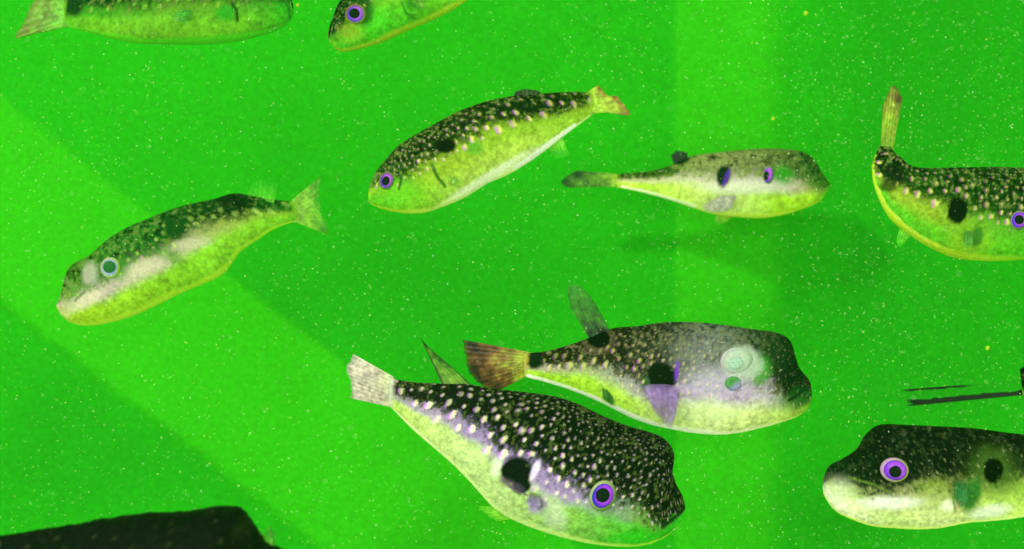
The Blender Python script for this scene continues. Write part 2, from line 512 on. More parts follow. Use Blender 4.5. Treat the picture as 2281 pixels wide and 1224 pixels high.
def eye(fi, x, y, rx, ry, ang=0, flat=1.0, iris=('5a32e0', 'c25af0'), lid=('c8d890', '8aa830'), pupil=(0.5, 0.42), poff=(0, 0),
        turn=(0, 0), lidw=1.12, pup_mat=None, bulge=0.35, pupcol=None, label=None):
    """eye = eyelid ring (part) > iris ring, pupil (sub-parts); turn = how far it looks aside"""
    d = surf(fi, x, y) - 0.0012
    sc = KPX * d
    cx, cz = (x - FW / 2) * sc, (FH / 2 - y) * sc
    a = math.radians(-ang)
    R = Matrix.Rotation(math.radians(turn[0]), 4, 'Z') @ Matrix.Rotation(math.radians(turn[1]), 4, 'X') @ Matrix.Rotation(a, 4, 'Y')
    def lathe(prof, nseg, rx, ry, off=(0, 0), colf=None):
        # prof rows: (radius fraction, forward in rx)
        V = []; C = []
        for r, h in prof:
            for k in range(nseg):
                t = 2 * math.pi * k / nseg
                V.append(((math.cos(t) * r * rx + off[0]) * sc, -h * flat * rx * sc, (math.sin(t) * r * ry + off[1]) * sc))
                C.append(colf(r, t))
        return V, grid_faces(len(prof), nseg, wrap=True, flip=False), C
    ns = 48
    l0, l1 = lin(lid[0]), lin(lid[1])
    def cl(r, t):
        k = 0.5 + 0.5 * math.cos(t + 0.4); c = (l0 * (1 - k) + l1 * k) * (1.0 if pupcol else 0.62)
        nn = 0.85 + 0.3 * random.random()
        return (*(c * nn), 1)
    prof = [(lidw + 0.10, -0.25), (lidw + 0.04, -0.02), (lidw - 0.03, 0.09), (lidw - 0.1, 0.14), (1.02, 0.17), (0.97, 0.12), (0.94, 0.02)]
    V, F_, C = lathe(prof, ns, rx, ry, colf=cl)
    e = link('eye', mesh_np('eye', V, F_, C), IRIS, fi.root)
    e.matrix_local = Matrix.Translation(Vector((cx, d, cz)) - Vector(fi.cen)) @ R
    if label: e['label'] = label
    i0, i1 = lin(iris[0]), lin(iris[1])
    def ci(r, t):
        k = sstep(-0.7, 0.7, np.array(0.45 * math.cos(t - 0.7) + 2.6 * (0.80 - r))); k = float(k)
        streak = 0.8 + 0.35 * random.random()
        dk = 1.0 if pupcol else (0.35 if r > 0.97 else 1.0)
        return (*(np.clip((i0 * (1 - k) + i1 * k) * streak * dk, 0, 1)), 1)
    prof = [(1.0, 0.02), (0.96, 0.07), (0.88, 0.13 + bulge * 0.1), (0.78, 0.16 + bulge * 0.25), (0.66, 0.19 + bulge * 0.4), (0.54, 0.2 + bulge * 0.5), (0.42, 0.2 + bulge * 0.55), (0.2, 0.2 + bulge * 0.55), (0.02, 0.2 + bulge * 0.55)]
    V, F_, C = lathe(prof, ns, rx, ry, colf=ci)
    link('iris', mesh_np('iris', V, F_, C), IRIS, e)
    pr, pq = pupil
    z0 = 0.2 + bulge * 0.55
    prof = [(1.0, z0 - 0.05), (0.97, z0 + 0.03), (0.85, z0 + 0.09), (0.6, z0 + 0.15), (0.3, z0 + 0.18), (0.02, z0 + 0.19)]
    pc = lin(pupcol) if pupcol else None
    V, F_, C = lathe(prof, ns, rx * pr, ry * pq, off=poff, colf=lambda r, t: (*(pc * (0.7 + 0.6 * random.random()) if pc is not None else (0, 0, 0)), 1))
    # heights were scaled by rx*pr; lift to the iris
    V = [(vx, vy * 1.0 - (1 - pr) * z0 * rx * sc, vz) for vx, vy, vz in V]
    link('pupil', mesh_np('pupil', V, F_, C), IRIS if pupcol else PUPIL, e)
    return e

SPOTC = ('e0b8e8', 'e8f0b0')

# ---- big dark one, bottom centre
H = build_fish('puffer', 'largest dark pufferfish with bold pale spots, bottom centre, under the grey-headed one',
    [(1527,1131), (1520,1105,1519,1158), (1505,1075,1500,1181), (1495,1037,1470,1201), (1499,1003,1432,1213), (1470,972,1386,1216),
     (1400,950,1325,1211), (1345,928,1265,1199), (1293,903,1204,1181), (1244,886,1150,1160), (1190,877,1103,1133),
     (1130,870,1065,1093), (1083,864,1030,1055), (1039,856,990,1018), (990,855,945,980), (934,853,912,950), (895,848,885,922), (868,842,866,903)],
    0.92, yaw=0.03, f=[.45,.55,.68,.76,.74,.64,.60,.56,.56,.54,.52,.46,.44,.44,.44,.46,.50,.55],
    back=['0e180c', '080c08', '080b08', '0a0e08', '0f110b', '181512'], fleck='3c4820', flank=['2fb41e', '3cb422', '78b048', 'a494b4', 'a894bc', 'a090b0', 'a8a0a8', 'a0ac80'],
    belly=['34c020', '2cb81c', '3cbc20', '88c450', 'b4d47c', 'b8d880', 'b8d870', 'a8d050'], rim=['a8c830', 'b0d838', 'c8dc88', 'd0e080', 'c8dc60'],
    spots=dict(gap=[9, 11, 13, 16, 20, 23, 23, 22], r=[2.4, 3.0, 3.8, 5.2, 7.4, 8.4, 8.2, 7.0], v=[.55,.6,.7,.85,1,1,1,1], c=('d890ec', 'f6f8b8'), over=[-.05, 0, .02, .1, .18, .18, .16, .16, .16, .16], fade=0.20, tries=12000),
    blotches=[(1150,1036,36,30,-10,'08080a',.16,1,'over'), (1160,1066,20,22,0,'08080a',.2,1,'over'), (1140,1068,32,10,28,'4c3c50',.5,.7,'over'), (1030,880,36,20,10,'0a0c0a',.3,.85), (1012,884,30,26,0,'0a0c08',.4,.7),
              (1196,1112,24,17,-35,'9a80a8',.35,.8,'over'), (1197,1108,12,13,0,'4c5a48',.35,.85,'over'), (1108,1030,12,22,20,'d0dcb8',.5,.8),
              (1191,1032,8,22,22,'e0c8f0',.4,.9,'over'), (1230,1130,24,40,-20,'c8d0b0',.5,.6), (1400,1190,60,16,0,'2cb81c',.5,.7)],
    strokes=[([(880,916), (936,966), (984,1006), (1039,1060), (1103,1129)], 4, 'e0ecA8', -.2), ([(1470,1165), (1495,1150), (1522,1132)], 7, '0c2410', 2.5), ([(1120,1058), (1140,1075), (1172,1090)], 4, '5c4a60', 1.0)],
    thick=0.74, res=(460, 190), seed=2, tailc='b8b8a0', soft=0.10, mott=0.55, flank_w=0.26)
eye(H, 1343, 1105, 24, 29, -25, iris=('2a18b8', '9c34d8'), lid=('b8c488', '6c9c28'), pupil=(0.64, 0.56), poff=(-2, 2), lidw=1.14)
fin(H, 'tail_fin', [(872, 838), (864, 870), (870, 906)], [(787, 789), (771, 822), (781, 850), (783, 888)], ['b0b088', 'b8ac98', 'b0a498'], (1, .8), rays=9, seed=4, dd=0.02)
fin(H, 'dorsal_fin', [(986, 862), (1025, 858), (1062, 868)], [(936, 752), (945, 762), (960, 778), (1000, 812)], ['68902a', '4c8020', '1c3c14'], (.95, .7), rays=6, seed=5, edge=(.25, '16240f', .95))
fin(H, 'pectoral_fin', [(1180, 1098), (1205, 1102)], [(1170, 1120), (1190, 1138), (1206, 1128)], ['4c5448', '9880b0'], (.8, .6), rays=5, side=True, seed=8, lift=0.004)
fin(H, 'anal_fin', [(1105, 1130), (1140, 1155)], [(1062, 1128), (1080, 1145), (1105, 1162)], ['a0c840', '70c828'], (.5, .15), rays=5, seed=9)

# ---- grey-headed one above it
G = build_fish('puffer', 'pufferfish with grey-lilac cheek, cloudy eye and raised dorsal fin, right of centre',
    [(1807,873), (1804,852,1803,902), (1795,838,1785,922), (1779,818,1755,936), (1769,790,1722,946), (1757,757,1690,954), (1728,741,1650,963),
     (1671,733,1600,968), (1605,723,1550,965), (1540,718,1500,957), (1475,719,1450,946), (1420,727,1405,930), (1365,732,1360,908),
     (1320,750,1310,884), (1270,768,1262,866), (1225,781,1215,851), (1190,786,1182,843), (1168,789,1162,836)],
    1.0, yaw=0.03, f=[.5,.55,.6,.58,.60,.55,.50,.48,.48,.52,.58,.58,.50,.44,.46,.46,.50,.5],
    back=['123c12', '0a240c', '081a0a', '0c200e', '3c5034', '646c60', '343828', '201e12', '201f12', '24240f', '1e2010'], fleck='585838',
    flank=['34701c', '4c9a28', '80b050', 'b8b8b0', 'b8a8c0', 'b4a8b8', 'a8b098', '9cb46c', 'b0b088', 'a8b070'],
    belly=['68a82c', 'a0d83c', 'ccec70', 'd8f088', 'dcf498', 'd4f080', 'b8ec4c', 'a8e434', 'a4e030', 'b0dc34'],
    rim=['90b830', 'c8d858', 'e4e4b0', 'ece8c0', 'f0f0d8', 'f0f0d8', 'd8e080', 'b8c848'],
    spots=dict(gap=[12, 12, 10, 11, 13, 16, 18, 18], r=[2.2, 2.4, 2.8, 3.4, 4.6, 5.4, 6.4, 6.4], v=[.6,.6,.6,.7,.8,.9,.9,1], c=('c870c0', 'd8e070'), over=0.16, fade=0.22, op=.8, tries=9000),
    blotches=[(1560,800,60,50,0,'848480',.8,.35), (1640,804,42,36,0,'a8b8a0',.3,.8,'over'), (1585,845,60,30,0,'b0a8b8',.7,.6), (1765,810,48,70,0,'081c0a',.5,.85), (1712,785,36,46,0,'0e2c10',.7,.8),
              (1775,882,30,22,0,'1c5c1c',.6,.7),
              (1467,834,33,30,10,'060a06',.15,1,'over'), (1440,850,22,18,10,'145014',.5,.8), (1498,822,5,22,5,'7030b0',.5,.8,'over'),
              (1332,752,26,22,0,'030403',.15,1,'over'), (1332,756,34,30,0,'585038',.4,.7), (1190,803,18,18,0,'0a180c',.3,1,'over'),
              (1680,820,22,30,20,'3c9028',.5,.7), (1540,910,90,22,0,'c8dc98',.7,.5)],
    strokes=[([(1176,838), (1222,850), (1279,869), (1335,890)], 7, 'f8fce8', -.5), ([(1372,908), (1400,924), (1450,940)], 7, 'f8fce8', -.5), ([(1748,888), (1765,880), (1790,862)], 6, '0c2c10', 2.2), ([(1405,800), (1415,825), (1412,850)], 3, '50443c', 1.0),
             ([(1735,868), (1752,845), (1775,838)], 5, '0a200c', 1.2)],
    thick=0.72, res=(440, 180), seed=3, tailc='b0a840', soft=0.10, mott=0.6, flank_w=0.4)
eye(G, 1640, 804, 29, 24, 15, flat=0.35, iris=('a0b49c', 'a8b8a0'), lid=('a8a4a4', '9cb090'), pupil=(0.55, 0.5), poff=(-3, -4), pupcol='94b49c', lidw=1.12, bulge=.22, label='cloudy pale eye')
fin(G, 'tail_fin', [(1176, 786), (1160, 812), (1166, 840)], [(1030, 757), (1036, 790), (1046, 832), (1072, 858), (1108, 872)], ['90a028', '744c24', '28100a'], (1, .9), rays=11, seed=6, dd=0.015)
fin(G, 'dorsal_fin', [(1313, 754), (1335, 746), (1360, 740)], [(1268, 682), (1264, 642), (1284, 632), (1308, 652), (1330, 682)], ['04080a', '3c7c22', '2c6420'], (1, .5), rays=8, seed=7)
fin(G, 'anal_fin', [(1344, 892), (1366, 905)], [(1340, 862), (1352, 868), (1366, 884)], ['2c6c20', '44842c'], (.95, .85), rays=4, side=True, seed=9, lift=0.002)
fin(G, 'pectoral_fin', [(1430, 858), (1466, 856), (1496, 858), (1516, 866)], [(1446, 900), (1470, 935), (1496, 952), (1510, 905)], ['8060a0', '806494', '887488'], (.85, .7), rays=8, side=True, seed=12, lift=0.006, ragged=3)

# small round mark below the cloudy eye is its nostril flap
def nostril(fi, x, y, r, c0, c1):
    d = surf(fi, x, y) - 0.0006
    sc = KPX * d
    V, C = [], []
    prof = [(1.1, -0.15), (0.95, 0.12), (0.75, 0.2), (0.55, 0.12), (0.3, 0.02), (0.02, 0.0)]
    a0, a1 = lin(c0), lin(c1)
    for rr, h in prof:
        for k in range(24):
            t = 2 * math.pi * k / 24
            V.append((math.cos(t) * rr * r * sc, -h * r * sc, math.sin(t) * rr * r * 0.85 * sc))
            w = float(sstep(-0.3, 0.6, np.array(math.cos(t + 0.9) * rr)))
            C.append((*((a0 * (1 - w) + a1 * w) * (0.8 + 0.4 * random.random())), 1))
    o = link('nostril', mesh_np('nostril', V, grid_faces(len(prof), 24, wrap=True), C), IRIS, fi.root)
    o.location = Vector(((x - FW / 2) * sc, d, (FH / 2 - y) * sc)) - Vector(fi.cen)
nostril(G, 1634, 855, 17, '4c8844', '7c80a0')

# ---- bottom right
I = build_fish('puffer', 'black-backed pufferfish with cream snout and purple eye, cut off by the lower right edge',
    [(1833,1084), (1837,1062,1838,1108), (1850,1038,1860,1138), (1880,1022,1894,1156), (1912,1000,1940,1171), (1933,968,1994,1176),
     (1965,947,2040,1178), (2030,948,2090,1175), (2100,951,2150,1164), (2171,955,2205,1160), (2242,964,2260,1154), (2300,972,2310,1143),
     (2380,990,2385,1125), (2460,1015,2460,1105), (2540,1040,2540,1085)],
    0.86, yaw=-0.02, f=[.15,.26,.36,.46,.56,.60,.58,.56,.54,.54,.52,.5,.5,.5,.5],
    back=['0a240c', '0a220c', '0a0f09', '080908', '080a08', '0b0e08'], fleck='24301a', flank=['c8d8a0', 'a0c060', 'b8c878', 'a0c850', '80b830', '84b830'],
    belly=['f0f8d0', 'ecf8c0', 'd0f084', 'dcf098', 'c0e85c', 'd0f078', 'c8ec6c'], rim=['c8dc60', 'd4e468', 'd8e880', 'd0e070'],
    spots=dict(gap=[15, 16, 18, 20], r=[2.4, 2.8, 3.2, 3.6], c=('6c7444', 'b0b878'), over=0.02, fade=0.05, op=.7, tries=3000),
    blotches=[(2190,1040,52,46,0,'3c5c1c',.6,.75), (2190,1040,23,27,0,'020302',.15,1,'over'), (2140,1092,21,38,8,'1c6420',.4,.95,'over'), (1960,1110,60,14,-4,'e4e4d4',.6,.8),
              (1862,1100,26,34,0,'dce8b8',.8,.5), (2092,1115,18,14,0,'e4e8c0',.5,.9), (2190,1132,45,16,-6,'e0e4cc',.5,.8),
              (2052,1072,34,14,0,'7c9828',.8,.5), (2112,1105,6,26,0,'d8b080',.6,.6)],
    strokes=[([(1880,1058), (1930,1070), (1960,1085)], 4, '506828', 1.2), ([(2105,1070), (2100,1100), (2108,1130)], 4, '708830', 1.4)],
    thick=0.72, res=(420, 170), seed=5, soft=0.15, mott=0.5, flank_w=0.5)
eye(I, 1994, 1048, 27, 23, -10, iris=('6c24c8', '9c44d8'), lid=('d8a8d8', 'c8d840'), pupil=(0.52, 0.58), poff=(-2, -2), lidw=1.08)
fin(I, 'pectoral_fin', [(2128, 1068), (2152, 1070)], [(2122, 1110), (2138, 1132), (2158, 1115)], ['1c5c20', '24702a'], (.95, .75), rays=6, side=True, seed=15, lift=0.004)
fin(I, 'tail_fin', [(2535, 1038), (2535, 1087)], [(2640, 1005), (2650, 1060), (2640, 1120)], ['90a028', '502818'], (1, .9), seed=16)

# ---- middle
C = build_fish('puffer', 'slender pufferfish nosing down left with red-tipped tail, upper centre of the tank',
    [(820,432), (826,408,824,453), (840,380,850,466), (860,356,895,475), (885,328,942,475), (920,304,985,462), (965,279,1035,441),
     (1015,252,1085,410), (1069,231,1135,388), (1127,217,1185,357), (1180,211,1225,328), (1235,207,1262,299), (1286,205,1298,272), (1322,207,1326,251)],
    1.12, yaw=0.05, f=[.2,.28,.42,.48,.50,.47,.44,.42,.40,.40,.46,.50,.55,.5],
    back=['5c8420', '305818', '203e12', '1c360c', '18300c', '142a0c', '162c0c', '486c18'],
    flank=['80b428', '78b024', '88b828', '90bc2c', '8cc02c', '84b82a', '90b830'],
    belly=['6cc424', '60c422', '84cc2c', 'b0d850', 'b4dc50', '9cd034', '94cc30'], rim=['9cc428', 'a0c828', 'c0d858', 'dce890', 'e8ecb8', 'c8d858'],
    spots=dict(gap=[10, 10, 13, 17, 20, 21], r=[3.2, 3.6, 4.4, 6, 7, 7], c=('d070d0', 'e0e468'), over=0.06, fade=0.10, op=.85, tries=6000),
    blotches=[(996,332,23,16,-8,'060a06',.2,1,'over'), (1058,336,18,14,0,'3c9424',.5,.7), (1172,242,28,13,8,'0a1c0a',.4,.9,'over'),
              (895,430,50,26,-10,'50bc20',.7,.6), (1090,396,100,9,-31,'ecf0c8',.6,.85), (1200,338,60,5,-36,'f0f0dc',.6,.85,'over')],
    strokes=[([(1150,374), (1187,352), (1245,306), (1280,280)], 6, 'f4f8e0', -.4), ([(966,372), (978,400), (995,420)], 5, '24601a', 1.6), ([(893,380), (898,405), (892,425)], 4, '1c5014', 1.2)],
    thick=0.70, res=(360, 150), seed=7, tailc='90b030', soft=0.09, mott=0.55, flank_w=0.5)
eye(C, 861, 403, 14, 17, -20, iris=('4828c0', 'a850c8'), lid=('907860', '609820'), pupil=(0.62, 0.62), poff=(-1, -1))
fin(C, 'tail_fin', [(1316, 204), (1330, 228), (1322, 254)], [(1333, 190), (1352, 212), (1376, 217), (1403, 256), (1360, 249)], ['90b830', '98b030', '88582c'], (.95, .8), rays=8, seed=18, ragged=3)
fin(C, 'dorsal_fin', [(1140, 222), (1170, 218), (1206, 218)], [(1148, 204), (1172, 199), (1203, 203)], ['243c10', '142808'], (.95, .9), rays=6, seed=19, ragged=2)
fin(C, 'anal_fin', [(1218, 328), (1252, 304)], [(1234, 350), (1250, 353), (1268, 348)], ['90c838', '48c824'], (.5, .12), rays=5, seed=20)
fin(C, 'pectoral_fin', [(1000, 392), (1018, 396)], [(1004, 405), (1016, 418), (1026, 410)], ['5c9424', '78b02c'], (.8, .6), rays=5, side=True, seed=21, lift=0.002)

# ---- left
D = build_fish('puffer', 'pale-cheeked pufferfish slanting down to the left with a green-blue eye, left of the tank',
    [(125,681), (136,660,135,699), (146,625,158,718), (160,592,195,726), (203,567,250,718), (240,535,300,703), (285,507,350,680),
     (330,488,400,655), (375,470,450,634), (420,456,498,610), (475,444,535,562), (525,431,572,536), (570,439,610,511), (620,446,645,498), (664,449,672,492)],
    1.20, yaw=0.06, f=[.3,.42,.52,.50,.50,.52,.50,.50,.46,.38,.46,.50,.50,.52,.5],
    back=['8c9468', '748c48', '4c8428', '2c6c1c', '2c7020', '1c5818', '0e3810', '0c2c10', '1c5c1a', '3c8420'],
    flank=['a8a084', 'b0b080', 'b8b498', 'bcb898', 'a8ac78', '98b84c', '84b830', '7cb828'],
    belly=['a8cc3c', 'a4d02c', '98d028', '8ccc28', '80cc28', '84cc2c', '78c428', '6cc024'], rim=['b0c838', 'a8d030', '94cc28'],
    spots=dict(gap=[14, 14, 15, 18, 20, 20], r=[2.6, 2.8, 3.8, 6, 7, 6], c=('a0bc68', 'a4cc48'), over=0.02, fade=0.06, op=.75, tries=3000),
    blotches=[(405,508,24,26,10,'0a3c10',.35,.95,'over'), (520,446,34,16,10,'06180a',.4,.95,'over'), (470,460,50,16,-12,'0c3810',.6,.7),
              (215,610,18,24,0,'a8a890',.5,.7,'over'), (385,568,14,14,0,'508c30',.5,.7), (210,668,45,14,-28,'c8bca0',.5,.8), (335,600,52,16,-20,'c0b898',.6,.8),
              (280,600,24,22,0,'2c7c1c',.6,.7), (440,545,40,12,-10,'b8b494',.6,.7), (150,690,22,20,0,'b4a888',.5,.5)],
    strokes=[([(158,625), (172,640), (185,636)], 4, '5c8040', 1.5), ([(195,615), (205,650), (180,672)], 3, '5c7c40', .8)],
    thick=0.72, res=(340, 140), seed=9, tailc='70a828', soft=0.11, mott=0.5, flank_w=0.35)
eye(D, 245, 597, 18, 19, 0, iris=('9aa8c8', '88a0d0'), lid=('a8a890', '88b030'), pupil=(0.8, 0.72), poff=(0, 2), pupcol='145a1c', lidw=1.14, bulge=.3)
fin(D, 'tail_fin', [(655, 446), (668, 470), (664, 494)], [(715, 392), (711, 435), (716, 476), (738, 526)], ['70a828', '7cb028', '4c8c20'], (.85, .35), rays=9, ragged=9, seed=24)
fin(D, 'dorsal_fin', [(548, 440), (610, 448)], [(560, 412), (580, 400), (620, 408)], ['60b828', '40c420'], (.3, .06), rays=6, seed=25)
fin(D, 'pectoral_fin', [(378, 560), (396, 562)], [(374, 578), (386, 590), (400, 580)], ['589030', '78a040'], (.7, .5), rays=5, side=True, seed=26, lift=0.003)

# ---- right of centre, small
E = build_fish('puffer', 'small beige-sided pufferfish heading right, pale belly, above the grey-headed fish',
    [(1850,412), (1841,398,1842,426), (1829,384,1829,445), (1815,360,1808,458), (1797,343,1780,468), (1767,335,1750,478), (1711,331,1700,486),
     (1650,335,1644,484), (1590,341,1589,477), (1533,350,1542,463), (1496,368,1496,447), (1450,381,1450,434), (1404,386,1404,423), (1360,389,1360,415)],
    1.51, yaw=0.01, f=[.6,.62,.62,.58,.56,.52,.46,.42,.40,.36,.30,.34,.38,.4],
    back=['3c8420', '1f5c18', '1c5016', '306024', '6c8040', '889058', '849050', '50701c', '1f4c12', '387020'],
    flank=['58a028', '70a830', 'b8c070', 'd0ccb0', 'd0d0b0', 'd0d4a8', 'ccd890', 'c8c880'],
    belly=['58b824', '84d028', 'b8f034', 'b4f034', 'd4f480', 'ccf068', 'b8ec3c', 'c8e850'], rim=['88c028', 'c0d830', 'c8dc34', 'd8e060', 'e8ec98', 'd8dc40'],
    spots=dict(gap=[9, 9, 10, 12, 13], r=[2.4, 2.6, 3, 3.6, 4], c=('b0b078', 'c0cc78'), over=0.0, fade=0.05, op=.6, tries=4000),
    blotches=[(1605,396,15,24,12,'0a1c10',.25,1,'over'), (1611,400,5,20,22,'5c28a8',.5,.8,'over'), (1515,354,19,16,-25,'0a200e',.3,1,'over'),
              (1735,395,22,20,20,'248c1c',.6,.9), (1650,420,80,14,0,'dcdcc0',.6,.7), (1815,410,26,14,-20,'487c20',.6,.6), (1480,380,30,8,15,'1c4c14',.5,.8)],
    strokes=[([(1385,416), (1441,428), (1496,444), (1545,460)], 4, 'f4fcc8', -.2), ([(1805,408), (1822,400), (1846,402)], 4, '145014', 1.8)],
    thick=0.72, res=(340, 140), seed=12, tailc='84b028', soft=0.12, mott=0.5, flank_w=0.35)
eye(E, 1711, 390, 10, 17, -6, iris=('4028d0', 'b850e0'), lid=('a8a488', '409020'), pupil=(0.6, 0.6), poff=(-3, -2), turn=(-18, 0))
fin(E, 'tail_fin', [(1370, 388), (1366, 402), (1370, 416)], [(1285, 380), (1258, 396), (1250, 408), (1262, 418)], ['84b028', '4c8420', '0f3810'], (.95, .9), rays=8, seed=28, ragged=3)
fin(E, 'pectoral_fin', [(1612, 432), (1638, 434)], [(1560, 458), (1578, 472), (1620, 470), (1642, 440)], ['a8a494', 'b0ac98'], (1, .9), rays=8, side=True, seed=29, lift=0.004)
fin(E, 'anal_fin', [(1600, 474), (1636, 480)], [(1590, 490), (1602, 500), (1622, 492)], ['a0b830', '70b028'], (.8, .3), rays=5, seed=30)
fin(E, 'dorsal_fin', [(1500, 362), (1530, 352)], [(1494, 346), (1508, 336), (1531, 341)], ['0c1c10', '143018'], (1, .95), rays=5, seed=31, ragged=4)

# ---- right edge, bent tail
F = build_fish('puffer', 'spotted pufferfish with its tail bent straight up, cut off by the right edge',
    [(2400,500), (2390,460,2390,535), (2360,415,2360,560), (2300,380,2300,577), (2240,373,2240,582), (2180,373,2180,581), (2120,374,2122,573),
     (2070,375,2070,550), (2036,372,2022,520), (2017,362,1985,489), (2007,352,1962,450), (1999,346,1947,410), (1993,340,1943,372), (1988,335,1950,345), (1984,328,1960,326)],
    1.05, yaw=-0.02, f=[.5,.55,.6,.60,.60,.56,.50,.46,.46,.50,.60,.80,.9,1,1],
    back=['143c10', '123810', '143a10', '16400f', '1c480f', '1a400f', '12300c', '0f280c', '0e240c'],
    flank=['70c028', '50b422', '5cb424', '88b428', '8cb42c', '80b428', '70b024'], belly=['38c41e', '34c41e', '60c820', '60c422', '58c422', '60c424', '60b824'],
    rim=['58c020', '60c020', 'a8c828', 'b4d428', 'b8d030', '98b828'],
    spots=dict(gap=[11, 12, 15, 19, 20, 17], r=[3.4, 4, 5.2, 7, 7, 5], c=('d878b8', 'dce868'), over=0.06, fade=0.10, op=.85, tries=6000),
    blotches=[(2111,472,21,29,5,'050805',.15,1,'over'), (1985,388,24,16,40,'0a160a',.4,.9,'over'), (1973,415,16,14,0,'0c1c0c',.4,.8,'over'), (2155,530,13,24,0,'2c7020',.4,.9,'over'),
              (2140,545,40,28,0,'90b028',.7,.6)],
    strokes=[([(1951,420), (1972,465), (2004,500), (2040,527), (2080,549)], 4, 'c8dc40', -.2)],
    thick=0.72, res=(380, 150), seed=14, soft=0.09, mott=0.55, flank_w=0.5, curve=lambda s: 0.02 * sstep(0.6, 1, s))
eye(F, 2270, 491, 17, 18, -30, iris=('4820d0', 'a840d0'), lid=('b090a0', '609828'), pupil=(0.62, 0.58), poff=(-2, 0))
fin(F, 'tail_fin', [(1962, 338), (1974, 342), (1988, 338)], [(1966, 236), (1984, 196), (1994, 192), (2010, 218)], ['409820', '8ca42c', '6c5430'], (.9, .85), rays=5, seed=33, ragged=6, dd=0.03)
fin(F, 'pectoral_fin', [(2148, 512), (2166, 514)], [(2144, 542), (2156, 556), (2168, 540)], ['2c7020', '50982a'], (.9, .7), rays=5, side=True, seed=34, lift=0.003)
fin(F, 'anal_fin', [(2004, 505), (2030, 524)], [(1996, 540), (2003, 552), (2014, 545)], ['80c828', '40c020'], (.5, .15), rays=4, seed=35)

# ---- top left
A = build_fish('puffer', 'greenish pufferfish heading right, cut off by the upper left edge, its back out of frame',
    [(654,22), (650,0,646,47), (635,-25,618,67), (600,-50,570,82), (550,-70,520,93), (480,-80,450,99), (400,-80,380,99),
     (320,-72,310,97), (255,-58,255,88), (210,-40,205,74), (170,-20,170,66), (140,-10,140,58)],
    1.12, yaw=0.03, f=[.3,.3,.38,.48,.54,.55,.56,.58,.58,.56,.5,.5],
    back=['206c18', '105010', '0c3c10', '0a340e', '0c3c10', '14581a'], flank=['248c1a', '28961c', '4c9c20', '5ca024', '489a20', '34961c', '4c9a20'],
    belly=['30ac1e', '3cac1e', '60b022', '68b426', '68b426', '60b022', '54a822'], rim=['3cb01e', '48b41e', '60b822'],
    spots=dict(gap=[14, 15, 17, 18], r=[3, 4, 5, 5], c=('78a830', '80b838'), over=0.04, fade=0.08, op=.7, tries=2500),
    blotches=[(168,18,24,22,0,'0a2c0e',.4,.95,'over'), (515,40,22,16,0,'1c8c1c',.6,.8)],
    strokes=[([(528,20), (538,34), (538,54)], 5, '062008', 1.5), ([(640,12), (648,24), (646,44)], 3, '1c6c18', .8)],
    thick=0.7, res=(260, 110), seed=16, tailc='60a028', soft=0.10, mott=0.5, flank_w=0.35)
fin(A, 'tail_fin', [(152, -14), (140, 25), (150, 60)], [(96, -30), (74, 5), (55, 45), (34, 84), (60, 80)], ['60a826', '6c902a', '70602a'], (.8, .5), rays=8, seed=38)
fin(A, 'pectoral_fin', [(430, 20), (432, 45)], [(395, 22), (385, 42), (405, 55)], ['2c8c1c', '48a824'], (.8, .5), rays=5, side=True, seed=39, lift=0.004)

# ---- top centre
B = build_fish('puffer', 'pufferfish with lilac-ringed eye, only its head and belly below the top edge',
    [(731,88), (732,68,744,107), (741,42,765,115), (751,15,810,107), (768,-10,860,90), (800,-40,910,67), (850,-65,960,46),
     (910,-90,1005,24), (970,-115,1045,-2), (1040,-130,1085,-30), (1110,-145,1125,-65), (1180,-155,1180,-105)],
    1.14, yaw=0.05, f=[.4,.45,.50,.50,.44,.42,.42,.42,.42,.45,.45,.5],
    back=['143c10', '0f3410', '124010', '1c5016', '1c4c14', '184414'], flank=['48901e', '40981e', '48b020', '88b428', '84b428', '70b024'],
    belly=['74b024', '48bc20', '44c020', '60c424', '78c428', '80c428'], rim=['90b424', '8cb824', '98c028', '9ccc28'],
    spots=dict(gap=[10, 11, 13, 16], r=[3, 3.5, 4.5, 6], c=('90a840', 'a0bc48'), over=0.02, fade=0.06, op=.7, tries=2500),
    blotches=[(812,36,24,28,0,'0e3c10',.4,.8), (922,16,18,14,0,'2c7c1c',.5,.9,'over'), (786,80,24,20,0,'90a028',.7,.5)],
    strokes=[([(900,18), (908,38), (926,48)], 4, '2c7c1c', 1.0)],
    thick=0.72, res=(280, 120), seed=18, soft=0.09, mott=0.5, flank_w=0.35)
eye(B, 792, 32, 19, 19, -20, iris=('5030c0', '9850d0'), lid=('8c7048', '78a020'), pupil=(0.64, 0.6), poff=(-2, 0), lidw=1.16)
fin(B, 'pectoral_fin', [(912, 2), (926, 20)], [(930, -2), (948, 4), (945, 20)], ['2c7c1c', '70a828'], (.8, .5), rays=5, side=True, seed=41, lift=0.003)
fin(B, 'tail_fin', [(1178, -157), (1178, -103)], [(1260, -190), (1268, -140), (1262, -90)], ['70a828', '50801c'], (.9, .7), seed=42)

